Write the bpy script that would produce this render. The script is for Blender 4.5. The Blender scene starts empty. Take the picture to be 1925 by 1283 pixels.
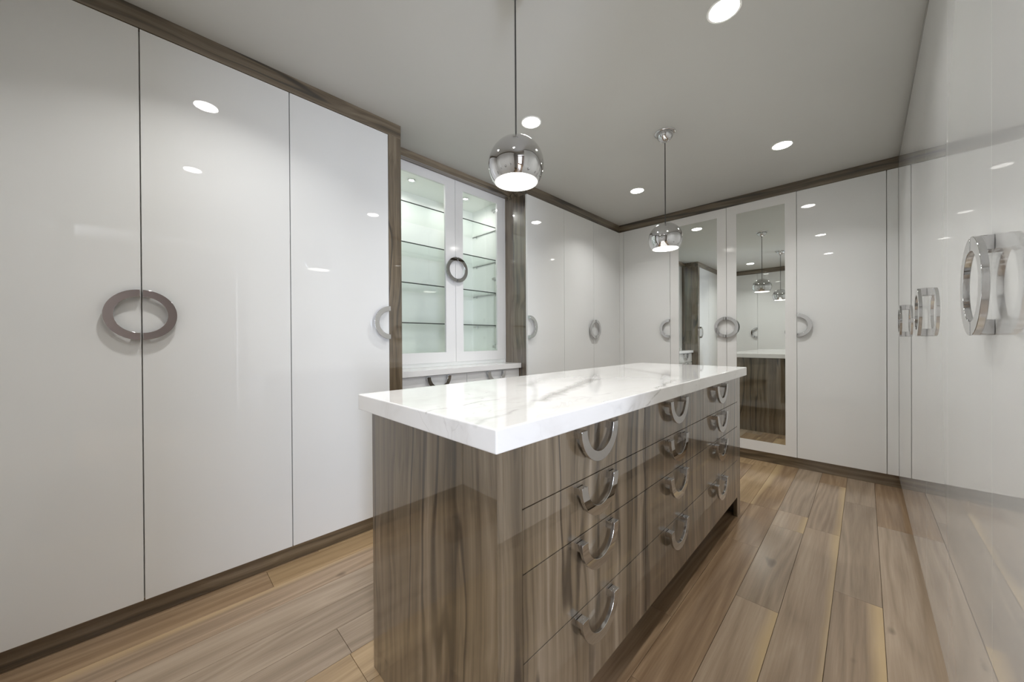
import bpy, bmesh, math, random
from mathutils import Vector, Matrix

random.seed(7)
sc = bpy.context.scene
C = sc.collection

# ------------------------------------------------------------------ camera
CAM_H = 1.1138
W_PX, F_PX = 1925.0, 666.52
YAW, PITCH, ROLL = 0.782792, -0.0037797, -0.0061194
cam_d = bpy.data.cameras.new('camera')
cam_d.sensor_fit = 'HORIZONTAL'
cam_d.sensor_width = 36.0
cam_d.lens = 36.0 * F_PX / W_PX
cam_d.clip_start = 0.01
cam = bpy.data.objects.new('camera', cam_d)
C.objects.link(cam)
fw = Vector((-math.sin(YAW) * math.cos(PITCH), math.cos(YAW) * math.cos(PITCH), math.sin(PITCH)))
r0 = Vector((math.cos(YAW), math.sin(YAW), 0))
u0 = r0.cross(fw)
rr = r0 * math.cos(ROLL) + u0 * math.sin(ROLL)
uu = -r0 * math.sin(ROLL) + u0 * math.cos(ROLL)
M = Matrix((rr, uu, -fw)).transposed().to_4x4()
M.translation = (0, 0, CAM_H)
cam.matrix_world = M
sc.camera = cam

# ------------------------------------------------------------------ world, exposure
w = bpy.data.worlds.new('world')
sc.world = w
w.use_nodes = True
w.node_tree.nodes['Background'].inputs[0].default_value = (0.72, 0.84, 1.0, 1)
w.node_tree.nodes['Background'].inputs[1].default_value = 4.0
sc.view_settings.view_transform = 'Standard'
sc.view_settings.look = 'None'
sc.view_settings.exposure = -0.05
sc.view_settings.gamma = 1.0
sc.view_settings.use_curve_mapping = False
sc.cycles.use_denoising = True
sc.cycles.denoising_input_passes = 'RGB_ALBEDO_NORMAL'
sc.cycles.max_bounces = 14
sc.cycles.diffuse_bounces = 8
sc.cycles.glossy_bounces = 8
sc.cycles.transparent_max_bounces = 24
sc.cycles.caustics_reflective = False
sc.cycles.caustics_refractive = False
sc.cycles.sample_clamp_indirect = 6.0

CAN_E = 30.0       # recessed lamp lens radiance
BULB_E, BULB_W = 14.0, 2.6
CAN_W, CAN_SPREAD = 6.0, 125.0   # light thrown by each recessed lamp
PUCK_E, PUCK_W = 30.0, 1.7
DAY_W = 290.0      # daylight coming in through the hall window

# daylight behind the window of the hall beyond the doorway
al = bpy.data.lights.new('window_hall_offscreen', 'AREA')
al.shape = 'RECTANGLE'
al.size = 2.0
al.size_y = 1.2
al.energy = DAY_W
al.color = (0.80, 0.84, 1.0)
alo = bpy.data.objects.new('window_hall_offscreen', al)
C.objects.link(alo)
alo.location = (3.12, -1.41, 1.25)
alo.rotation_euler = (0, math.radians(90), 0)

# ------------------------------------------------------------------ main dimensions (metres)
CE = 2.44                       # ceiling
XL, YB, XR, YS = -2.035, 3.836, 0.1774, -0.50
XD = -2.30                      # glazed display doors, set back from the left wall
R_END = 0.636                   # where the right-hand cabinets stop (doorway beyond)

# ------------------------------------------------------------------ node helpers
def new_mat(name):
    m = bpy.data.materials.new(name)
    m.use_nodes = True
    nt = m.node_tree
    b = nt.nodes['Principled BSDF']
    return m, nt, b

def N(nt, typ, **kw):
    n = nt.nodes.new(typ)
    for k, v in kw.items():
        setattr(n, k, v)
    return n

def ramp(nt, fac, stops):
    r = N(nt, 'ShaderNodeValToRGB')
    el = r.color_ramp.elements
    while len(el) < len(stops):
        el.new(0.5)
    for e, (p, c) in zip(el, stops):
        e.position = p
        e.color = (c[0], c[1], c[2], 1) if not isinstance(c, (int, float)) else (c, c, c, 1)
    nt.links.new(fac, r.inputs[0])
    return r.outputs[0]

def math_n(nt, op, a, b=None, clamp=False):
    n = N(nt, 'ShaderNodeMath', operation=op, use_clamp=clamp)
    for i, v in enumerate((a, b)):
        if v is None:
            continue
        if isinstance(v, (int, float)):
            n.inputs[i].default_value = v
        else:
            nt.links.new(v, n.inputs[i])
    return n.outputs[0]

def mix_c(nt, fac, a, b, mode='MIX'):
    n = N(nt, 'ShaderNodeMix', data_type='RGBA', blend_type=mode)
    for idx, v in ((0, fac), (6, a), (7, b)):
        if isinstance(v, (int, float)):
            n.inputs[idx].default_value = v
        elif isinstance(v, tuple):
            n.inputs[idx].default_value = (*v, 1)
        else:
            nt.links.new(v, n.inputs[idx])
    return n.outputs[2]

def mapping(nt, vec, scale, loc=(0, 0, 0)):
    mp = N(nt, 'ShaderNodeMapping')
    mp.inputs['Scale'].default_value = scale
    mp.inputs['Location'].default_value = loc
    nt.links.new(vec, mp.inputs[0])
    return mp.outputs[0]

def noise(nt, vec, scale=1.0, detail=3.0, rough=0.5, dist=0.0):
    n = N(nt, 'ShaderNodeTexNoise')
    n.inputs['Scale'].default_value = scale
    n.inputs['Detail'].default_value = detail
    n.inputs['Roughness'].default_value = rough
    n.inputs['Distortion'].default_value = dist
    nt.links.new(vec, n.inputs['Vector'])
    return n.outputs[0]

def world_pos(nt):
    return N(nt, 'ShaderNodeNewGeometry').outputs['Position']

# ------------------------------------------------------------------ materials
MAT = {}

def plain(key, col, rough=0.5, metal=0.0, coat=0.0, ior=1.5, var=0.0):
    m, nt, b = new_mat(key)
    b.inputs['Roughness'].default_value = rough
    b.inputs['Metallic'].default_value = metal
    b.inputs['IOR'].default_value = ior
    b.inputs['Coat Weight'].default_value = coat
    b.inputs['Coat Roughness'].default_value = 0.0
    if var > 0:
        n = noise(nt, world_pos(nt), 3.0, 4)
        lo = tuple(c * (1 - var) for c in col)
        hi = tuple(min(1, c * (1 + var)) for c in col)
        nt.links.new(ramp(nt, n, [(0.3, lo), (0.7, hi)]), b.inputs['Base Color'])
    else:
        b.inputs['Base Color'].default_value = (*col, 1)
    MAT[key] = m
    return m

plain('white_lacquer', (0.765, 0.775, 0.77), rough=0.0, ior=1.52, coat=0.45, var=0.006)
plain('satin_white', (0.78, 0.78, 0.77), rough=0.08, var=0.006)
plain('cabinet_inside', (0.87, 0.885, 0.86), rough=0.4, var=0.01)
plain('carcass', (0.70, 0.70, 0.68), rough=0.5, var=0.01)
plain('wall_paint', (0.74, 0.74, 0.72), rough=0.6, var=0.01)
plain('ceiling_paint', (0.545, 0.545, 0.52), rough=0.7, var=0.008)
plain('hall_paint', (0.23, 0.185, 0.155), rough=0.6, var=0.03)
plain('chrome', (0.64, 0.64, 0.645), rough=0.0, metal=1.0)
plain('mirror_glass', (0.86, 0.89, 0.86), rough=0.0, metal=1.0)
plain('cord', (0.03, 0.028, 0.025), rough=0.5, var=0.02)
plain('lamp_white', (0.9, 0.9, 0.88), rough=0.5, var=0.004)
plain('glass_edge', (0.012, 0.022, 0.018), rough=0.15)
plain('concrete', (0.5, 0.5, 0.5), rough=0.8, var=0.05)

def emit(key, col, e):
    m, nt, b = new_mat(key)
    b.inputs['Base Color'].default_value = (*col, 1)
    b.inputs['Emission Color'].default_value = (*col, 1)
    b.inputs['Emission Strength'].default_value = e
    MAT[key] = m

emit('can_lens', (1.0, 0.97, 0.92), CAN_E)
emit('bulb', (1.0, 0.985, 0.965), BULB_E)
emit('puck_lens', (1.0, 0.97, 0.88), PUCK_E)

def glass(key, tint, ior=1.5):
    m, nt, b = new_mat(key)
    out = nt.nodes['Material Output']
    nt.nodes.remove(b)
    t = N(nt, 'ShaderNodeBsdfTransparent')
    t.inputs[0].default_value = (*tint, 1)
    g = N(nt, 'ShaderNodeBsdfGlossy')
    g.inputs['Roughness'].default_value = 0.0
    g.inputs[0].default_value = (1, 1, 1, 1)
    f = N(nt, 'ShaderNodeFresnel')
    # same reflectance on entering and leaving the thin sheet
    bf = N(nt, 'ShaderNodeNewGeometry').outputs['Backfacing']
    nt.links.new(math_n(nt, 'ADD', math_n(nt, 'MULTIPLY', bf, 1.0 / ior - ior), ior), f.inputs[0])
    mx = N(nt, 'ShaderNodeMixShader')
    nt.links.new(f.outputs[0], mx.inputs[0])
    nt.links.new(t.outputs[0], mx.inputs[1])
    nt.links.new(g.outputs[0], mx.inputs[2])
    nt.links.new(mx.outputs[0], out.inputs[0])
    MAT[key] = m

glass('pane_glass', (0.985, 0.993, 0.985))
glass('shelf_glass', (0.96, 0.985, 0.97))

def veneer(key, axis):
    """high-gloss walnut veneer with the grain running along one axis"""
    m, nt, b = new_mat(key)
    pos = world_pos(nt)
    def sc3(a, l):
        return tuple(l if i == axis else a for i in range(3))
    warp = noise(nt, mapping(nt, pos, sc3(3.0, 1.6)), 1.0, 2)
    off = N(nt, 'ShaderNodeVectorMath', operation='ADD')
    wv = N(nt, 'ShaderNodeVectorMath', operation='SCALE')
    cmb = N(nt, 'ShaderNodeCombineXYZ')
    for i in range(3):
        if i != axis:
            nt.links.new(warp, cmb.inputs[i])
    nt.links.new(cmb.outputs[0], wv.inputs[0])
    wv.inputs['Scale'].default_value = 0.085
    nt.links.new(pos, off.inputs[0])
    nt.links.new(wv.outputs[0], off.inputs[1])
    p = off.outputs[0]
    broad = noise(nt, mapping(nt, p, sc3(15.0, 0.25)), 1.0, 3, 0.6)
    mid = noise(nt, mapping(nt, p, sc3(46.0, 0.5), (3, 5, 7)), 1.0, 3, 0.6)
    fine = noise(nt, mapping(nt, p, sc3(190.0, 2.0), (1, 9, 4)), 1.0, 2)
    f = math_n(nt, 'ADD', math_n(nt, 'MULTIPLY', broad, 0.55), math_n(nt, 'MULTIPLY', mid, 0.40))
    f = math_n(nt, 'ADD', f, math_n(nt, 'MULTIPLY', fine, 0.05))
    col = ramp(nt, f, [(0.34, (0.022, 0.016, 0.009)), (0.42, (0.070, 0.050, 0.029)), (0.50, (0.135, 0.101, 0.062)), (0.57, (0.185, 0.143, 0.095)), (0.66, (0.29, 0.235, 0.168))])
    v = noise(nt, mapping(nt, p, sc3(8.5, 0.55), (2, 1, 5)), 1.0, 1.5)
    v = math_n(nt, 'ABSOLUTE', math_n(nt, 'SUBTRACT', v, 0.5))
    line = ramp(nt, v, [(0.0, 1.0), (0.012, 0.85), (0.028, 0.0)])
    gate = ramp(nt, noise(nt, mapping(nt, p, sc3(4.0, 0.9), (7, 2, 1)), 1.0, 1), [(0.38, 0.0), (0.52, 1.0)])
    col = mix_c(nt, math_n(nt, 'MULTIPLY', math_n(nt, 'MULTIPLY', line, gate), 0.88), col, (0.014, 0.010, 0.007))
    nt.links.new(col, b.inputs['Base Color'])
    b.inputs['Roughness'].default_value = 0.30
    b.inputs['Coat Weight'].default_value = 1.0
    b.inputs['Coat Roughness'].default_value = 0.0
    b.inputs['Coat IOR'].default_value = 1.85
    MAT[key] = m

veneer('veneer_x', 0)
veneer('veneer_y', 1)
veneer('veneer_z', 2)

VEINS = [((-0.69, 0.82, 0.931), (-0.88, 1.40, 0.931), 0.035, 0.75), ((-0.80, 0.47, 0.931), (-0.79, 0.545, 0.931), 0.006, 0.6),
         ((-0.796, 0.60, 0.931), (-0.803, 0.74, 0.931), 0.006, 0.65), ((-0.60, 0.49, 0.931), (-0.64, 0.66, 0.931), 0.012, 0.35),
         ((-0.54, 1.30, 0.931), (-0.60, 1.62, 0.931), 0.012, 0.6), ((-1.06, 2.07, 0.931), (-0.68, 1.80, 0.931), 0.05, 0.45),
         ((-0.53, 1.30, 0.928), (-0.53, 1.16, 0.878), 0.005, 0.55), ((-0.95, 1.05, 0.931), (-1.18, 1.55, 0.931), 0.05, 0.3)]

def marble(key):
    m, nt, b = new_mat(key)
    pos = world_pos(nt)
    warp = noise(nt, mapping(nt, pos, (1.6, 1.3, 2.0)), 1.0, 5, 0.55)
    cloud = noise(nt, mapping(nt, pos, (3.2, 2.2, 3.0), (4, 2, 0)), 1.0, 5, 0.6, 1.2)
    base = ramp(nt, cloud, [(0.30, (0.76, 0.75, 0.73)), (0.45, (0.83, 0.825, 0.81)), (0.70, (0.86, 0.855, 0.845))])
    n1 = noise(nt, mapping(nt, pos, (2.4, 1.15, 2.4), (1, 3, 2)), 1.0, 4, 0.55, 1.6)
    r1 = math_n(nt, 'ABSOLUTE', math_n(nt, 'SUBTRACT', n1, 0.5))
    v1 = ramp(nt, r1, [(0.0, 1.0), (0.012, 0.55), (0.06, 0.0)])
    g1 = ramp(nt, warp, [(0.52, 0.0), (0.62, 1.0)])
    col = mix_c(nt, math_n(nt, 'MULTIPLY', math_n(nt, 'MULTIPLY', v1, g1), 0.6), base, (0.34, 0.32, 0.30))
    n2 = noise(nt, mapping(nt, pos, (7, 4, 6), (8, 1, 3)), 1.0, 3, 0.5, 0.8)
    r2 = math_n(nt, 'ABSOLUTE', math_n(nt, 'SUBTRACT', n2, 0.5))
    v2 = ramp(nt, r2, [(0.0, 1.0), (0.010, 0.0)])
    g2 = ramp(nt, noise(nt, mapping(nt, pos, (2, 2, 2), (5, 5, 1)), 1.0, 1), [(0.55, 0.0), (0.65, 1.0)])
    col = mix_c(nt, math_n(nt, 'MULTIPLY', math_n(nt, 'MULTIPLY', v2, g2), 0.30), col, (0.42, 0.40, 0.38))
    # the slab's individual dark veins
    wn = N(nt, 'ShaderNodeTexNoise')
    wn.inputs['Scale'].default_value = 14.0
    wn.inputs['Detail'].default_value = 4.0
    nt.links.new(pos, wn.inputs['Vector'])
    def vmath(op, a, b=None):
        n = N(nt, 'ShaderNodeVectorMath', operation=op)
        for i, v in enumerate((a, b)):
            if v is None:
                continue
            if isinstance(v, tuple):
                n.inputs[i].default_value = v
            else:
                nt.links.new(v, n.inputs[i])
        return n
    wp = vmath('ADD', pos, vmath('MULTIPLY', vmath('SUBTRACT', wn.outputs['Color'], (0.5, 0.5, 0.5)).outputs[0], (0.06, 0.06, 0.02)).outputs[0]).outputs[0]
    for (p0, p1, wd, st) in VEINS:
        d = Vector(p1) - Vector(p0)
        rel = vmath('SUBTRACT', wp, tuple(p0)).outputs[0]
        t = vmath('DOT_PRODUCT', rel, tuple(d / d.length_squared)).outputs['Value']
        t = math_n(nt, 'MINIMUM', math_n(nt, 'MAXIMUM', t, 0.0), 1.0)
        cl = N(nt, 'ShaderNodeVectorMath', operation='SCALE')
        cl.inputs[0].default_value = tuple(d)
        nt.links.new(t, cl.inputs['Scale'])
        dist = vmath('LENGTH', vmath('SUBTRACT', rel, cl.outputs[0]).outputs[0]).outputs['Value']
        col = mix_c(nt, ramp(nt, math_n(nt, 'DIVIDE', dist, wd), [(0.0, st), (0.35, st * 0.6), (1.0, 0.0)]), col, (0.26, 0.245, 0.23))
    nt.links.new(col, b.inputs['Base Color'])
    b.inputs['Roughness'].default_value = 0.06
    b.inputs['Coat Weight'].default_value = 0.6
    b.inputs['Coat Roughness'].default_value = 0.03
    MAT[key] = m

marble('marble')

def plank_mat(key, dark, mid, light, sap=None, sap_side=1):
    """satin walnut board, grain along y, optionally with a yellow sapwood edge"""
    m, nt, b = new_mat(key)
    tc = N(nt, 'ShaderNodeTexCoord').outputs['Object']
    rnd = N(nt, 'ShaderNodeObjectInfo').outputs['Random']
    off = N(nt, 'ShaderNodeCombineXYZ')
    for i, k in enumerate((31.0, 17.0, 53.0)):
        nt.links.new(math_n(nt, 'MULTIPLY', rnd, k), off.inputs[i])
    add = N(nt, 'ShaderNodeVectorMath', operation='ADD')
    nt.links.new(tc, add.inputs[0])
    nt.links.new(off.outputs[0], add.inputs[1])
    p = add.outputs[0]
    n0 = noise(nt, mapping(nt, p, (6.0, 0.42, 6.0)), 1.0, 2, 0.45, 0.3)
    rings = math_n(nt, 'FRACT', math_n(nt, 'MULTIPLY', n0, 9.0))
    rings = math_n(nt, 'ABSOLUTE', math_n(nt, 'SUBTRACT', rings, 0.5))
    fine = noise(nt, mapping(nt, p, (120, 4.0, 120)), 1.0, 3, 0.6)
    tone = noise(nt, mapping(nt, p, (2.6, 0.6, 2.6), (3, 3, 3)), 1.0, 2)
    f = math_n(nt, 'ADD', math_n(nt, 'MULTIPLY', rings, 0.36), math_n(nt, 'MULTIPLY', fine, 0.34))
    f = math_n(nt, 'ADD', f, math_n(nt, 'MULTIPLY', tone, 0.55))
    col = ramp(nt, f, [(0.34, dark), (0.56, mid), (0.76, light)])
    kn = noise(nt, mapping(nt, p, (9, 4.0, 9), (6, 6, 6)), 1.0, 2)
    col = mix_c(nt, ramp(nt, kn, [(0.72, 0.0), (0.80, 0.7)]), col, tuple(c * 0.35 for c in dark))
    if sap:
        sep = N(nt, 'ShaderNodeSeparateXYZ')
        nt.links.new(tc, sep.inputs[0])
        wob = noise(nt, mapping(nt, p, (1.0, 1.0, 1.0)), 1.0, 2)
        e = math_n(nt, 'MULTIPLY', sep.outputs[0], sap_side * 14.0)
        e = math_n(nt, 'ADD', e, math_n(nt, 'MULTIPLY', math_n(nt, 'SUBTRACT', wob, 0.5), 1.5))
        col = mix_c(nt, ramp(nt, e, [(0.48, 0.0), (0.95, 0.75)]), col, sap)
    nt.links.new(col, b.inputs['Base Color'])
    b.inputs['Roughness'].default_value = 0.19
    bump = N(nt, 'ShaderNodeBump')
    bump.inputs['Strength'].default_value = 0.05
    bump.inputs['Distance'].default_value = 0.002
    nt.links.new(fine, bump.inputs['Height'])
    nt.links.new(bump.outputs[0], b.inputs['Normal'])
    MAT[key] = m

SAP = (0.50, 0.37, 0.20)
plank_mat('plank_grey', (0.214, 0.159, 0.108), (0.304, 0.232, 0.164), (0.388, 0.305, 0.222))
plank_mat('plank_grey_sap', (0.214, 0.154, 0.102), (0.311, 0.232, 0.160), (0.401, 0.312, 0.222), SAP, 1)
plank_mat('plank_brown', (0.169, 0.107, 0.061), (0.266, 0.180, 0.108), (0.368, 0.263, 0.164))
plank_mat('plank_brown_sap', (0.181, 0.116, 0.066), (0.278, 0.190, 0.113), (0.388, 0.275, 0.169), SAP, -1)
plank_mat('plank_sap_left', (0.194, 0.134, 0.083), (0.291, 0.207, 0.135), (0.388, 0.287, 0.194), (0.440, 0.312, 0.172), -1)
plank_mat('plank_tan', (0.271, 0.183, 0.100), (0.388, 0.275, 0.155), (0.492, 0.354, 0.211))
plain('subfloor_board', (0.30, 0.21, 0.125), rough=0.7, var=0.05)

# ------------------------------------------------------------------ mesh helpers
class MB:
    """collects solids; build() links them as one mesh object"""
    def __init__(self):
        self.bm = bmesh.new()
        self.slots = ['']
    def slot(self, key):
        if key not in self.slots:
            self.slots.append(key)
        return self.slots.index(key)
    def box(self, x0, x1, y0, y1, z0, z1, key=None):
        x0, x1 = sorted((x0, x1)); y0, y1 = sorted((y0, y1)); z0, z1 = sorted((z0, z1))
        v = [self.bm.verts.new((x, y, z)) for x in (x0, x1) for y in (y0, y1) for z in (z0, z1)]
        fs = []
        for q in ((0, 1, 3, 2), (4, 6, 7, 5), (0, 4, 5, 1), (2, 3, 7, 6), (0, 2, 6, 4), (1, 5, 7, 3)):
            fs.append(self.bm.faces.new([v[i] for i in q]))
        if key:
            i = self.slot(key)
            for f in fs:
                f.material_index = i
        return fs
    def prism(self, pts, axis_fn, d0, d1):
        """closed polygon pts (a, b) swept from depth d0 to d1; axis_fn(a, b, d) -> xyz"""
        lo = [self.bm.verts.new(axis_fn(a, b, d0)) for a, b in pts]
        hi = [self.bm.verts.new(axis_fn(a, b, d1)) for a, b in pts]
        n = len(pts)
        for i in range(n):
            j = (i + 1) % n
            self.bm.faces.new((lo[i], lo[j], hi[j], hi[i]))
        self.bm.faces.new(lo)
        self.bm.faces.new(hi[::-1])
    def strip_prism(self, outer, inner, axis_fn, d0, d1):
        """band between two open polylines of equal length, swept d0..d1"""
        n = len(outer)
        V = [[self.bm.verts.new(axis_fn(a, b, d)) for a, b in L] for d in (d0, d1) for L in (outer, inner)]
        ol, il, oh, ih = V
        for i in range(n - 1):
            self.bm.faces.new((ol[i], ol[i + 1], il[i + 1], il[i]))
            self.bm.faces.new((oh[i], ih[i], ih[i + 1], oh[i + 1]))
            self.bm.faces.new((ol[i], oh[i], oh[i + 1], ol[i + 1]))
            self.bm.faces.new((il[i], il[i + 1], ih[i + 1], ih[i]))
        for i in (0, n - 1):
            self.bm.faces.new((ol[i], il[i], ih[i], oh[i]))
    def lathe(self, prof, cx, cy, seg=48, closed=False, key=None):
        """profile (r, z) turned about the vertical through (cx, cy)"""
        rings = []
        for r, z in prof:
            if r < 1e-6:
                rings.append([self.bm.verts.new((cx, cy, z))])
            else:
                rings.append([self.bm.verts.new((cx + r * math.cos(2 * math.pi * k / seg), cy + r * math.sin(2 * math.pi * k / seg), z)) for k in range(seg)])
        idx = self.slot(key) if key else 0
        pairs = list(zip(rings[:-1], rings[1:]))
        if closed:
            pairs.append((rings[-1], rings[0]))
        for A, B in pairs:
            for k in range(seg):
                k2 = (k + 1) % seg
                if len(A) == 1 and len(B) == 1:
                    continue
                if len(A) == 1:
                    f = self.bm.faces.new((A[0], B[k2], B[k]))
                elif len(B) == 1:
                    f = self.bm.faces.new((A[k], A[k2], B[0]))
                else:
                    f = self.bm.faces.new((A[k], A[k2], B[k2], B[k]))
                f.material_index = idx
    def build(self, name, mat, parent=None, origin=None, smooth=None, bevel=0.0):
        if parent is not None and origin is None:
            origin = ORIG[parent.name]
        origin = Vector(origin or (0, 0, 0))
        bm = self.bm
        bmesh.ops.recalc_face_normals(bm, faces=bm.faces[:])
        if smooth:
            for f in bm.faces:
                f.smooth = True
            for e in bm.edges:
                e.smooth = len(e.link_faces) == 2 and e.calc_face_angle(0) < smooth
        bmesh.ops.translate(bm, verts=bm.verts[:], vec=-origin)
        me = bpy.data.meshes.new(name)
        bm.to_mesh(me)
        bm.free()
        me.materials.append(MAT[mat])
        for k in self.slots[1:]:
            me.materials.append(MAT[k])
        o = bpy.data.objects.new(name, me)
        C.objects.link(o)
        ORIG[o.name] = origin
        if parent is not None:
            o.parent = parent
        else:
            o.location = origin
        if bevel > 0:
            b = o.modifiers.new('Bevel', 'BEVEL')
            b.width = bevel
            b.segments = 2
            b.limit_method = 'ANGLE'
        return o

ORIG = {}

def tag(o, label, cat, group=None):
    o['label'] = label
    o['category'] = cat
    if group:
        o['group'] = group
    return o

def thing(name, loc, label, cat, group=None):
    o = bpy.data.objects.new(name, None)
    o.empty_display_size = 0.1
    C.objects.link(o)
    o.location = loc
    ORIG[o.name] = Vector(loc)
    return tag(o, label, cat, group)

def struct(name, mb, mat, parent=None, **kw):
    o = mb.build(name, mat, parent, **kw)
    o['kind'] = 'structure'
    return o

# wall frames: (s along the wall, d out of the front plane, z) -> world
def fr_left(s, d, z):  return (XL + d, s, z)
def fr_disp(s, d, z):  return (XD + d, s, z)
def fr_back(s, d, z):  return (s, YB - d, z)
def fr_right(s, d, z): return (XR - d, s, z)
def fr_south(s, d, z): return (s, YS + d, z)

def fbox(mb, fr, s0, s1, d0, d1, z0, z1, key=None):
    a = fr(s0, d0, z0); b = fr(s1, d1, z1)
    return mb.box(a[0], b[0], a[1], b[1], a[2], b[2], key)

R_OUT, R_IN = 0.0985, 0.0705
H_FRONT, H_BACK = 0.027, 0.017

def half_ring(mb, fr, s, z, way):
    """half of a flat chrome ring on two square feet. way: 'L' / 'R' half left / right of s, 'U' opening upwards"""
    def pt(a, b, d):
        if way == 'L': return fr(s - a, d, z + b)
        if way == 'R': return fr(s + a, d, z + b)
        return fr(s + b, d, z - a)
    g = 0.0035
    def band(t0, t1, n):
        o, i = [], []
        for k in range(n + 1):
            t = t0 + (t1 - t0) * k / n
            o.append((R_OUT * math.cos(t) + g, R_OUT * math.sin(t)))
            i.append((R_IN * math.cos(t) + g, R_IN * math.sin(t)))
        return o, i
    h = math.pi / 2
    o, i = band(-h, h, 44)
    mb.strip_prism(o, i, pt, H_BACK, H_FRONT)
    for sg in (-1, 1):
        pts = [(g, sg * R_IN), (g, sg * R_OUT)]
        pts += [(g + R_OUT * math.sin(t), sg * R_OUT * math.cos(t)) for t in (0.08, 0.16, 0.22)]
        pts += [(g + R_IN * math.sin(t), sg * R_IN * math.cos(t)) for t in (0.30, 0.2, 0.1)]
        mb.prism(pts, pt, 0.0, H_BACK + 0.001)

def add_handle(parent, fr, s, z, way):
    mb = MB()
    half_ring(mb, fr, s, z, way)
    o = mb.build('handle', 'chrome', parent, smooth=math.radians(25), bevel=0.0007)
    o['label'] = 'half-ring chrome pull handle'
    return o

GAP = 0.0018
def add_door(root, fr, s0, s1, z0, z1, handle=None, hz=1.22, mirror=None):
    mb = MB()
    gp = 0.0003 if fr is fr_right else GAP
    a, b = s0 + gp, s1 - gp
    if mirror is None:
        fbox(mb, fr, a, b, -0.02, 0.0, z0, z1)
        d = mb.build('door', 'white_lacquer', root, bevel=0.0003 if fr is fr_right else 0.0012)
    else:
        m0, m1, mz0, mz1 = mirror
        for q in ((a, m0, z0, z1), (m1, b, z0, z1), (m0, m1, z0, mz0), (m0, m1, mz1, z1)):
            fbox(mb, fr, q[0], q[1], -0.02, 0.0, q[2], q[3])
        bmesh.ops.remove_doubles(mb.bm, verts=mb.bm.verts[:], dist=1e-5)
        d = mb.build('door', 'satin_white', root)
        mm = MB()
        fbox(mm, fr, m0, m1, -0.012, -0.003, mz0, mz1)
        mo = mm.build('mirror_panel', 'mirror_glass', d)
        mo['label'] = 'tall mirror panel in a white frame'
    if handle == 'L':
        add_handle(d, fr, s0, hz, 'R')      # on the left edge of the door
    elif handle == 'R':
        add_handle(d, fr, s1, hz, 'L')
    return d

def tall_cabinet(fr, s0, s1, z0, z1, doors, label, depth=0.55, hz=1.22, group=None, top=None):
    base = fr((s0 + s1) / 2, -depth / 2, 0.0)
    root = thing('tall_cabinet', base, label, 'cabinet', group)
    mb = MB()
    fbox(mb, fr, s0, s1, -depth, -0.0205, z0, top or z1)
    mb.build('carcass', 'carcass', root)
    for d in doors:
        add_door(root, fr, d[0], d[1], z0 + 0.001, z1, d[2], hz, d[3] if len(d) > 3 else None)
    return root

# ------------------------------------------------------------------ setting
ROOM_X0, ROOM_X1 = -2.80, 3.00
ROOM_Y0, ROOM_Y1 = -1.15, 4.45
HALL_Y0 = -2.40

mb = MB(); mb.box(ROOM_X0 - 0.1, ROOM_X1 + 0.1, HALL_Y0 - 0.1, ROOM_Y1 + 0.1, -0.10, -0.012)
floor = struct('floor', mb, 'subfloor_board', origin=(0, 0, 0))
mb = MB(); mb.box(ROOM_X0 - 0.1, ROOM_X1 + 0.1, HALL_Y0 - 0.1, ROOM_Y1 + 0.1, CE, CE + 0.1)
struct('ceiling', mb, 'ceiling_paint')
mb = MB(); mb.box(ROOM_X0 - 0.1, ROOM_X0, ROOM_Y0, ROOM_Y1, 0, CE)
struct('wall_left', mb, 'wall_paint')
mb = MB(); mb.box(ROOM_X0 - 0.1, ROOM_X1 + 0.1, ROOM_Y1, ROOM_Y1 + 0.1, 0, CE)
struct('wall_back', mb, 'wall_paint')
mb = MB(); mb.box(ROOM_X0 - 0.1, 0.79, ROOM_Y0 - 0.1, ROOM_Y0, 0, CE)
struct('wall_front', mb, 'wall_paint')
# wall behind the right-hand cabinets, with the doorway the camera looks in from
mb = MB(); mb.box(0.79, 0.89, R_END, ROOM_Y1, 0, CE)
mb.box(0.79, 0.89, HALL_Y0, YS, 0, CE)
mb.box(0.79, 0.89, YS, R_END, 2.15, CE)
struct('wall_right', mb, 'wall_paint')
# hall beyond the doorway, its outer wall holds a window
WY0, WY1 = -2.02, -0.80
mb = MB()
mb.box(ROOM_X1, ROOM_X1 + 0.1, HALL_Y0, WY0, 0, CE)
mb.box(ROOM_X1, ROOM_X1 + 0.1, WY1, ROOM_Y1, 0, CE)
mb.box(ROOM_X1, ROOM_X1 + 0.1, WY0, WY1, 2.28, CE)
mb.box(ROOM_X1, ROOM_X1 + 0.1, WY0, WY1, 0, 0.18)
struct('wall_hall', mb, 'hall_paint')
mb = MB(); mb.box(0.89, 3.0, 1.6, 1.7, 0, CE)
struct('wall_hall_side', mb, 'hall_paint')
mb = MB(); mb.box(0.79, 3.1, HALL_Y0 - 0.1, HALL_Y0, 0, CE)
struct('wall_hall_end', mb, 'hall_paint')
mb = MB()
mb.box(2.98, 3.08, WY0, WY0 + 0.06, 0.18, 2.28); mb.box(2.98, 3.08, WY1 - 0.06, WY1, 0.18, 2.28)
mb.box(2.98, 3.08, WY0 + 0.06, WY1 - 0.06, 0.18, 0.25); mb.box(2.98, 3.08, WY0 + 0.06, WY1 - 0.06, 2.21, 2.28)
mb.box(2.99, 3.07, -1.44, -1.38, 0.25, 2.21)
win = struct('window_1', mb, 'lamp_white')
for y0, y1 in ((WY0 + 0.06, -1.44), (-1.38, WY1 - 0.06)):
    mb = MB(); mb.box(3.028, 3.034, y0, y1, 0.25, 2.21)
    mb.build('pane', 'pane_glass', win)
mb = MB(); mb.box(3.1, 6.0, -4, 4, -0.2, -0.1)
struct('ground_outside', mb, 'concrete')

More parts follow.
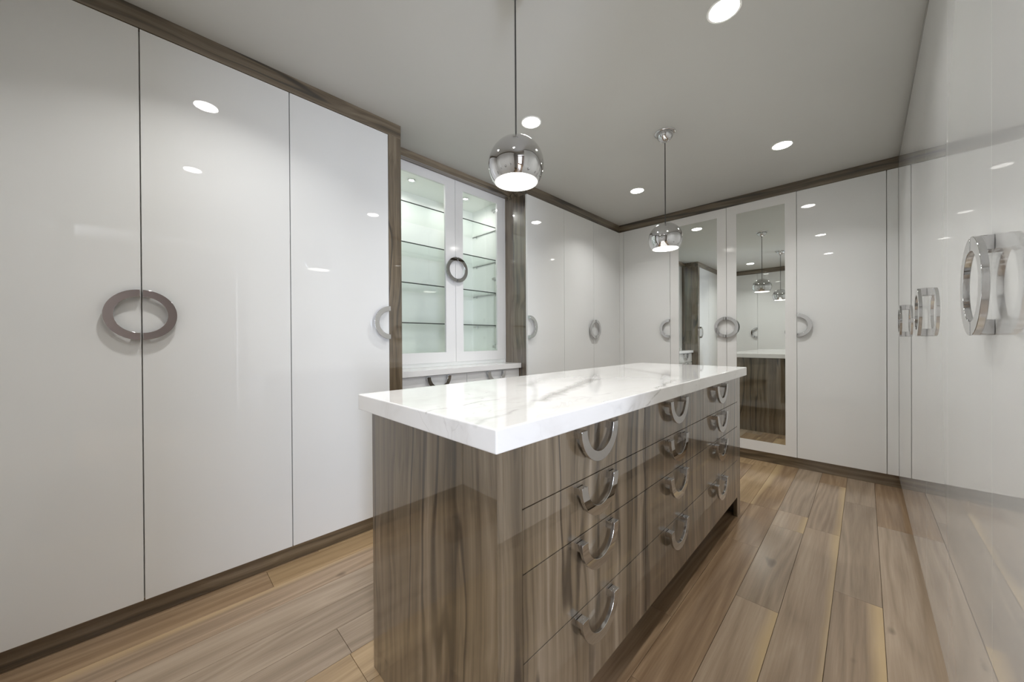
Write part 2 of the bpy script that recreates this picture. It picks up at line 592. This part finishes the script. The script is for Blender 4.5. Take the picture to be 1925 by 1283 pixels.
# floor boards: rows 0.15 m wide, each board a child of the floor
PLK = ['plank_grey', 'plank_brown', 'plank_grey_sap', 'plank_grey', 'plank_brown_sap', 'plank_grey', 'plank_tan', 'plank_brown']
BW = 0.15
JOINTS = {  # board-row index -> (end joints seen in the photograph, materials)
    14: ([0.6, 1.7, 2.9], ['plank_brown', 'plank_tan', 'plank_brown', 'plank_grey']),
    13: ([-0.9, 0.37, 1.25, 2.4], ['plank_brown', 'plank_brown', 'plank_tan', 'plank_brown', 'plank_grey']),
    12: ([-1.0, 1.5, 3.0], ['plank_grey', 'plank_sap_left', 'plank_brown', 'plank_tan']),
    11: ([-0.10, 0.95, 2.2], ['plank_brown', 'plank_grey', 'plank_brown', 'plank_grey']),
    10: ([0.7, 1.9], ['plank_grey', 'plank_brown', 'plank_grey']),
    9: ([0.486, 2.0, 3.1], ['plank_grey', 'plank_grey', 'plank_grey', 'plank_brown']),
    8: ([-0.1, 0.48, 1.6], ['plank_grey', 'plank_tan', 'plank_tan', 'plank_brown']),
    7: ([0.9, 2.1], ['plank_tan', 'plank_brown', 'plank_grey']),
    5: ([1.2, 2.9, 3.70], ['plank_brown', 'plank_brown', 'plank_brown_sap', 'plank_tan']),
    4: ([1.45, 2.82, 3.74], ['plank_brown', 'plank_brown', 'plank_tan', 'plank_tan']),
    3: ([1.10, 2.25, 2.82], ['plank_brown', 'plank_brown', 'plank_brown', 'plank_brown_sap']),
    2: ([0.60, 1.769, 2.588, 2.84], ['plank_brown', 'plank_grey_sap', 'plank_grey', 'plank_grey_sap', 'plank_grey']),
    1: ([0.2, 2.697, 3.60], ['plank_brown', 'plank_grey_sap', 'plank_grey_sap', 'plank_brown']),
    0: ([0.9, 2.10, 3.3], ['plank_brown', 'plank_grey_sap', 'plank_grey', 'plank_grey']),
    -1: ([0.3, 1.3, 3.0], ['plank_grey', 'plank_grey', 'plank_grey', 'plank_brown']),
}
for k in range(-20, 18):
    x1 = 0.051 - BW * k
    x0 = x1 - BW
    if x0 > 3.0 or x1 < -2.3:
        continue
    if k in JOINTS:
        js, ms = JOINTS[k]
    else:
        js = [-0.4 + 0.37 * (k % 4), 1.0 + 0.31 * (k % 3), 2.5 + 0.27 * (k % 5)]
        ms = [PLK[(k + q) % len(PLK)] for q in range(5)]
    y_hi = 4.0 if x1 < 0.25 else 1.6
    y_lo = ROOM_Y0 if x1 < 0.75 else HALL_Y0
    ys = [y_lo] + [j for j in js if y_lo < j < y_hi] + [y_hi]
    for q in range(len(ys) - 1):
        mb = MB()
        g = 0.0006
        mb.box(x0 + g, x1 - g, ys[q] + g, ys[q + 1] - g, -0.012, 0.0)
        o = mb.build('plank', ms[q % len(ms)], floor, origin=((x0 + x1) / 2, (ys[q] + ys[q + 1]) / 2, 0), bevel=0.0008)
        o.location = ((x0 + x1) / 2, (ys[q] + ys[q + 1]) / 2, 0)

# crown trims and plinths
L_BOT, L_TOP = 0.083, 2.3555
B_BOT, B_TOP = 0.094, 2.3555
STILE = (0.997, 1.079)
P2 = 2.235                      # start of the second projecting block on the left
def trim(name, fr, s0, s1, d0, d1, z0, z1, mat):
    mb = MB()
    fbox(mb, fr, s0, s1, d0, d1, z0, z1)
    return struct(name, mb, mat, bevel=0.001)
trim('trim_1', fr_left, YS, STILE[1], -0.55, 0.001, L_TOP + 0.003, CE, 'veneer_y')
trim('trim_2', fr_disp, STILE[1], P2, -0.45, 0.05, 2.386, CE, 'veneer_y')
trim('trim_3', fr_left, P2, YB, -0.55, 0.001, L_TOP + 0.003, CE, 'veneer_y')
trim('trim_4', fr_back, XL + 0.001, XR, -0.55, 0.001, B_TOP + 0.003, CE, 'veneer_x')
trim('trim_5', fr_right, R_END, YB - 0.001, -0.55, 0.001, 2.412, CE, 'veneer_y')
trim('trim_6', fr_south, XL + 0.001, XR, -0.55, 0.001, L_TOP + 0.003, CE, 'veneer_x')
trim('baseboard_left', fr_left, YS - 0.05, STILE[1], -0.06, -0.027, 0, L_BOT - 0.001, 'veneer_y')
trim('baseboard_left_far', fr_left, P2, YB, -0.06, -0.027, 0, L_BOT - 0.001, 'veneer_y')
trim('baseboard_back', fr_back, XL, XR + 0.02, -0.06, -0.027, 0, B_BOT - 0.001, 'veneer_x')
trim('baseboard_right', fr_right, R_END, YB + 0.02, -0.06, -0.027, 0, 0.082, 'veneer_y')
trim('baseboard_front', fr_south, XL, XR, -0.06, -0.027, 0, L_BOT - 0.001, 'veneer_x')

# ------------------------------------------------------------------ left wall cabinets
LS = [YS + 0.001, -0.038, 0.479, 0.997]
tall_cabinet(fr_left, LS[0], LS[2], L_BOT, L_TOP, [(LS[0], LS[1], 'R'), (LS[1], LS[2], 'L')],
             'tall gloss white two-door cabinet with full ring handle, beside the single-door unit with wood panel')
c3 = tall_cabinet(fr_left, LS[2] + 0.0005, LS[3], L_BOT, L_TOP, [(LS[2], LS[3], 'R')],
                  'tall gloss white single-door cabinet ending in a wood panel beside the glass display cabinet')
mb = MB(); fbox(mb, fr_left, STILE[0] + 0.0005, STILE[1], -0.70, 0.0, 0.0, L_TOP + 0.003)
ep = mb.build('end_panel', 'veneer_z', c3, bevel=0.001)
ep['label'] = 'dark walnut veneer end panel'

D2 = [P2 + 0.0225, 2.759, 3.279, YB + 0.002]
c = tall_cabinet(fr_left, P2 + 0.0185, D2[1], L_BOT, L_TOP, [(P2, D2[1], 'L')],
                 'tall gloss white single-door cabinet with a wood side panel facing the glass display cabinet')
mb = MB(); fbox(mb, fr_left, P2, P2 + 0.018, -0.70, -0.0205, 0.0, L_TOP + 0.003)
ep = mb.build('end_panel', 'veneer_z', c, bevel=0.001)
ep['label'] = 'dark walnut veneer side panel'
tall_cabinet(fr_left, D2[1] + 0.0005, YB - 0.004, L_BOT, L_TOP, [(D2[1], D2[2], 'R'), (D2[2], D2[3], 'L')],
             'tall gloss white two-door cabinet with ring handle in the corner next to the mirror-door wall')

# ------------------------------------------------------------------ back wall cabinets
BX = [-1.982, -1.456, -0.932, -0.408, 0.117]
tall_cabinet(fr_back, XL + 0.004, BX[1], B_BOT, B_TOP, [(XL - 0.002, BX[0], None), (BX[0], BX[1], 'R')],
             'tall gloss white single-door cabinet with narrow filler, between the room corner and the mirrored doors')
tall_cabinet(fr_back, BX[1] + 0.0005, BX[3], B_BOT, B_TOP,
             [(BX[1], BX[2], 'R', (-1.369, -1.012, 0.185, 2.276)), (BX[2], BX[3], 'L', (-0.850, -0.487, 0.185, 2.276))],
             'tall white cabinet with two framed mirror doors and a ring handle')
tall_cabinet(fr_back, BX[3] + 0.0005, XR - 0.003, B_BOT, B_TOP, [(BX[3], BX[4], 'L'), (BX[4], XR + GAP - 0.0003, None)],
             'tall gloss white single-door cabinet with plain filler strip, right beside the mirrored doors')

# ------------------------------------------------------------------ right wall cabinets
RB, RT = 0.083, 2.409
RY = [R_END + 0.0 + 0.5245 * k for k in range(7)]
rlab = ['tall gloss white two-door cabinet across the aisle from the island, two units from the corner',
        'tall gloss white two-door cabinet across the aisle from the island, next to the corner unit',
        'tall gloss white two-door corner cabinet meeting the plain filler strip, past the island']
for k in range(3):
    s0, s1, s2 = RY[2 * k], RY[2 * k + 1], RY[2 * k + 2]
    ds = [(s0, s1, 'R'), (s1, s2, 'L')]
    e = s2
    if k == 2:
        ds.append((s2, YB, None)); e = YB - 0.003
    cc = tall_cabinet(fr_right, s0 + (0.0005 if k else 0.0185), e, RB, RT, ds, rlab[k], hz=1.215)
    if k == 0:
        mb = MB(); fbox(mb, fr_right, s0, s0 + 0.018, -0.60, -0.0205, 0.0, 2.412)
        mb.build('end_panel', 'veneer_z', cc, bevel=0.001)

# ------------------------------------------------------------------ cabinets behind the camera (seen in the mirrors)
SX = [XL + 0.0005, -1.975, -1.462, -0.94, -0.41, XR - 0.02]
tall_cabinet(fr_south, SX[0], SX[2], L_BOT, L_TOP, [(SX[0], SX[1], None), (SX[1], SX[2], 'R')],
             'tall gloss white single-door cabinet reflected in the mirror left of the pendant lamps')
tall_cabinet(fr_south, SX[2] + 0.0005, SX[4], L_BOT, L_TOP, [(SX[2], SX[3], 'R'), (SX[3], SX[4], 'L')],
             'tall gloss white two-door cabinet reflected in the mirror behind the pendant lamps')
tall_cabinet(fr_south, SX[4] + 0.0005, SX[5], L_BOT, L_TOP, [(SX[4], SX[5], 'L')],
             'tall gloss white single-door cabinet beside the doorway, on the wall opposite the mirrors')

# ------------------------------------------------------------------ glass display cabinet
DB, DT = 0.942, 2.405
DS = [1.149, 1.682, 2.215]
root = thing('display_cabinet', (XD - 0.2, 1.65, 0.912), 'white display cabinet with two glass doors, lit glass shelves and a ring handle', 'cabinet')
BACK = -0.43
mb = MB()
s0, s1 = STILE[1] + 0.001, P2 - 0.001
fbox(mb, fr_disp, s0, s1, BACK - 0.018, BACK, 0.912, 2.386)          # back
fbox(mb, fr_disp, s0, DS[0] + 0.02, BACK, -0.0205, 0.912, 2.386)      # left side
fbox(mb, fr_disp, DS[2] - 0.012, s1, BACK, -0.0205, 0.912, 2.386)     # right side
fbox(mb, fr_disp, DS[0] + 0.02, DS[2] - 0.012, BACK, -0.0205, 2.362, 2.386)
fbox(mb, fr_disp, DS[0] + 0.02, DS[2] - 0.012, BACK, -0.0205, 0.912, 0.942)
mb.build('carcass', 'cabinet_inside', root)
mb = MB()
fbox(mb, fr_disp, s0, DS[0] - 0.001, -0.02, 0, 0.912, 2.385)
mb.build('filler_strip', 'satin_white', root, bevel=0.001)
mb = MB()
fbox(mb, fr_disp, DS[2] + 0.001, s1, -0.02, 0, 0.912, 2.385)
mb.build('filler_strip', 'satin_white', root, bevel=0.001)
GZ0, GZ1 = 1.020, 2.317
for (a, b, g0, g1, way, edge) in ((DS[0], DS[1], 1.219, 1.590, 'R', None), (DS[1], DS[2], 1.757, 2.133, 'L', None)):
    mb = MB()
    a0, b0 = a + GAP, b - GAP
    for q in ((a0, g0, DB, 2.384), (g1, b0, DB, 2.384), (g0, g1, DB, GZ0), (g0, g1, GZ1, 2.384)):
        fbox(mb, fr_disp, q[0], q[1], -0.02, 0.0, q[2], q[3])
    bmesh.ops.remove_doubles(mb.bm, verts=mb.bm.verts[:], dist=1e-5)
    d = mb.build('door', 'satin_white', root)
    mb = MB(); fbox(mb, fr_disp, g0 - 0.008, g1 + 0.008, -0.014, -0.009, GZ0 - 0.008, GZ1 + 0.008)
    mb.build('glass_pane', 'pane_glass', d)
    mb = MB()
    half_ring(mb, fr_disp, DS[1], 1.668, 'L' if way == 'R' else 'R')
    mb.build('handle', 'chrome', d, smooth=math.radians(25), bevel=0.0007)
    hs = (a + 0.035) if way == 'R' else (b - 0.038)
    for hz in (1.052, 1.668, 2.290):
        mb = MB()
        fbox(mb, fr_disp, hs - 0.012, hs + 0.012, -0.105, -0.0205, hz - 0.011, hz + 0.011)
        fbox(mb, fr_disp, hs + 0.012, hs + 0.022, -0.11, -0.05, hz - 0.018, hz + 0.018)
        mb.build('hinge', 'chrome', d, bevel=0.002)
for z in (1.244, 1.534, 1.825, 2.116):
    mb = MB()
    fs = fbox(mb, fr_disp, DS[0] + 0.024, DS[2] - 0.016, BACK + 0.006, -0.035, z - 0.008, z)
    i = mb.slot('glass_edge')
    for f in fs:
        zs = [v.co.z for v in f.verts]
        if max(zs) - min(zs) > 0.004 and f.calc_center_median().x > XD + BACK + 0.02:
            f.material_index = i
    sh = mb.build('glass_shelf', 'shelf_glass', root)
    for sy in (DS[0] + 0.028, DS[2] - 0.020):
        for dd in (-0.09, -0.36):
            mb = MB()
            p = fr_disp(sy, dd, z)
            mb.lathe([(0, z - 0.022), (0.005, z - 0.022), (0.005, z - 0.0085), (0, z - 0.0085)], p[0], p[1], 12)
            mb.build('shelf_pin', 'chrome', sh, smooth=math.radians(40))
for y in (1.413, 1.939):
    mb = MB()
    x = -2.498
    mb.lathe([(0.018, 2.3625), (0.030, 2.3625), (0.030, 2.356), (0.027, 2.354), (0.018, 2.357)], x, y, 32, closed=True)
    pk = mb.build('puck_light', 'chrome', root, smooth=math.radians(40))
    mb = MB()
    mb.lathe([(0, 2.3622), (0.018, 2.3622), (0.018, 2.3585), (0, 2.3575)], x, y, 32)
    mb.build('lens', 'puck_lens', pk, smooth=math.radians(40))

# base drawers and worktop below the display
XW = -2.135
def fr_base(s, d, z): return (XW + d, s, z)
root = thing('drawer_cabinet', (XW - 0.3, 1.65, 0.0), 'low gloss white drawer cabinet under the glass display cabinet', 'cabinet')
mb = MB(); fbox(mb, fr_base, STILE[1] + 0.002, P2 - 0.002, -0.58, -0.0205, 0.083, 0.868)
mb.build('carcass', 'carcass', root)
mb = MB(); fbox(mb, fr_base, STILE[1] + 0.002, P2 - 0.002, -0.06, -0.027, 0.0, 0.082)
mb.build('plinth', 'veneer_y', root)
rows = [0.868, 0.708, 0.555, 0.330, 0.084]
for (a, b) in ((STILE[1] + 0.003, 1.660), (1.660, P2 - 0.003)):
    for k in range(4):
        mb = MB(); fbox(mb, fr_base, a + GAP, b - GAP, -0.02, 0.0, rows[k + 1] + 0.003, rows[k] - 0.002)
        d = mb.build('drawer', 'white_lacquer', root, bevel=0.0012)
        add_handle(d, fr_base, 1.400 if a < 1.5 else 1.950, rows[k] - 0.004, 'U')
mb = MB(); mb.box(XD - 0.45, -2.110, STILE[1] + 0.0015, P2 - 0.0015, 0.870, 0.9115)
o = mb.build('worktop', 'satin_white', origin=(-2.4, 1.65, 0.87), bevel=0.0015)
tag(o, 'narrow white worktop slab below the glass display doors', 'worktop')

# ------------------------------------------------------------------ island
IX0, IX1, IY0, IY1 = -1.190, -0.564, 0.518, 2.618
IT = 0.8785
root = thing('storage_island', ((IX0 + IX1) / 2, (IY0 + IY1) / 2, 0.0), 'gloss walnut veneer island with three columns of chrome-handled drawers', 'island')
mb = MB(); mb.box(IX0 + 0.019, IX1 - 0.0215, IY0 + 0.019, IY1 - 0.019, 0.10, IT - 0.001)
mb.build('carcass', 'veneer_z', root)
mb = MB(); mb.box(IX0 + 0.019, IX1 - 0.07, IY0 + 0.019, IY1 - 0.019, 0.0, 0.0995)
mb.build('plinth', 'veneer_y', root)
mb = MB(); mb.box(IX0, IX1, IY0, IY0 + 0.0185, 0.0, IT)
mb.build('end_panel', 'veneer_z', root, bevel=0.001)
mb = MB(); mb.box(IX0, IX1, IY1 - 0.0185, IY1, 0.0, IT)
mb.build('end_panel', 'veneer_z', root, bevel=0.001)
mb = MB(); mb.box(IX0, IX0 + 0.0185, IY0 + 0.0188, IY1 - 0.0188, 0.0, IT)
mb.build('side_panel', 'veneer_z', root, bevel=0.001)
for (a, b) in ((IY0 + 0.0188, 0.597), (2.548, IY1 - 0.0188)):
    mb = MB(); mb.box(IX1 - 0.021, IX1, a, b, 0.0, IT)
    mb.build('corner_post', 'veneer_z', root, bevel=0.001)
def fr_isl(s, d, z): return (IX1 + d, s, z)
IR = [0.8775, 0.718, 0.565, 0.356, 0.122]
IC = [0.597, 1.247, 1.897, 2.548]
HY = [0.902, 1.520, 2.142]
for k in range(3):
    for r in range(4):
        mb = MB(); fbox(mb, fr_isl, IC[k] + 0.0012, IC[k + 1] - 0.0012, -0.021, 0.0, IR[r + 1] + 0.0012, IR[r] - 0.0012)
        d = mb.build('drawer', 'veneer_z', root, bevel=0.0012)
        add_handle(d, fr_isl, HY[k], IR[r] - (0.010 if r == 0 else 0.004), 'U')

mb = MB(); mb.box(-1.2265, -0.5305, 0.486, 2.640, IT + 0.0005, 0.9310)
o = mb.build('marble_worktop', 'marble', origin=(-0.88, 1.56, IT), bevel=0.003)
tag(o, 'thick polished white marble worktop with grey veins on the walnut island', 'worktop')

# ------------------------------------------------------------------ lamps
def lamp_beam(name, x, y, z, size, watt, spread):
    ld = bpy.data.lights.new(name, 'AREA')
    ld.shape = 'DISK'
    ld.size = size
    ld.energy = watt
    ld.spread = math.radians(spread)
    ld.color = (1.0, 0.985, 0.965)
    lo = bpy.data.objects.new(name, ld)
    C.objects.link(lo)
    lo.location = (x, y, z)

for y in (1.413, 1.939):
    lamp_beam('puck_light_beam', -2.498, y, 2.3565, 0.034, PUCK_W, 170)

# ------------------------------------------------------------------ pendants
def pendant(y, label):
    x, zc, R = -0.910, 1.757, 0.102
    root = thing('pendant_lamp', (x, y, CE), label, 'pendant lamp', 'pendant lamps over the island')
    mb = MB()
    dome = [(0.052 * math.cos(t), CE - 0.006 - 0.052 * math.sin(t)) for t in [math.pi / 2 * k / 14 for k in range(14)]]
    mb.lathe([(0, CE), (0.064, CE), (0.064, CE - 0.003), (0.061, CE - 0.006)] + dome + [(0.008, CE - 0.0585), (0.007, CE - 0.068), (0, CE - 0.068)], x, y, 48)
    mb.build('canopy', 'chrome', root, smooth=math.radians(50))
    mb = MB()
    mb.lathe([(0, CE - 0.065), (0.0028, CE - 0.065), (0.0032, 2.1), (0.0028, zc + R - 0.004), (0, zc + R - 0.004)], x, y, 12)
    mb.build('cord', 'cord', root, smooth=math.radians(50))
    cut = -0.063
    t1 = math.acos(cut / R)
    n = 40
    mb = MB()
    prof = [(R * math.sin(t1 * k / n), zc + R * math.cos(t1 * k / n)) for k in range(n + 1)]
    mb.lathe(prof, x, y, 64)
    Ri = R - 0.0025
    t2 = math.acos(cut / Ri)
    prof2 = [(Ri * math.sin(t2 * k / n), zc + Ri * math.cos(t2 * k / n)) for k in range(n, -1, -1)]
    prof2 = [prof[-1]] + prof2
    mb.lathe(prof2, x, y, 64, key='lamp_white')
    mb.build('lamp_shade', 'chrome', root, smooth=math.radians(50))
    mb = MB()
    mb.lathe([(0.0, zc + 0.085), (0.017, zc + 0.085), (0.017, zc + 0.035), (0, zc + 0.035)], x, y, 24)
    mb.build('lamp_holder', 'lamp_white', root, smooth=math.radians(40))
    mb = MB()
    br = 0.040
    mb.lathe([(br * math.sin(math.pi * k / 16), zc - 0.005 + br * math.cos(math.pi * k / 16)) for k in range(17)], x, y, 32)
    mb.build('bulb', 'bulb', root, smooth=math.radians(60))
    lamp_beam('pendant_lamp_beam', x, y, zc - 0.047, 0.07, BULB_W, 150)

pendant(0.942, 'chrome globe pendant lamp over the island, hanging in front of the glass display cabinet')
pendant(2.323, 'chrome globe pendant lamp over the island, hanging in front of the mirrored doors')

# ------------------------------------------------------------------ recessed ceiling lights
cl = {(-1.44, 0.21): 'round recessed ceiling light above the aisle beside the pair of ring-handled gloss doors',
      (-0.40, 0.21): 'round recessed ceiling light just inside the doorway',
      (-1.44, 1.625): 'round recessed ceiling light in front of the glass display cabinet',
      (-0.40, 1.625): 'round recessed ceiling light over the aisle beside the middle of the island',
      (-1.44, 3.045): 'round recessed ceiling light near the corner of white cabinets left of the mirrors',
      (-0.40, 3.045): 'round recessed ceiling light in front of the single door right of the mirrors'}
for (x, y), lab in cl.items():
    root = thing('recessed_light', (x, y, CE), lab, 'ceiling light', 'recessed ceiling lights')
    mb = MB()
    mb.lathe([(0.0535, CE), (0.062, CE), (0.062, CE - 0.002), (0.060, CE - 0.004), (0.0535, CE - 0.003)], x, y, 40, closed=True)
    mb.build('trim_ring', 'lamp_white', root, smooth=math.radians(40))
    mb = MB()
    mb.lathe([(0, CE), (0.0533, CE), (0.0533, CE - 0.0025), (0, CE - 0.0025)], x, y, 40)
    mb.build('lens', 'can_lens', root)
    nm = 'recessed_light_beam'
    if y < 1.0:         # above the frame; the photograph shows both as reflections in the doors
        nm = 'recessed_light_aisle_offscreen' if x < -1 else 'recessed_light_entry_offscreen'
    lamp_beam(nm, x, y, CE - 0.0035, 0.102, CAN_W, CAN_SPREAD)
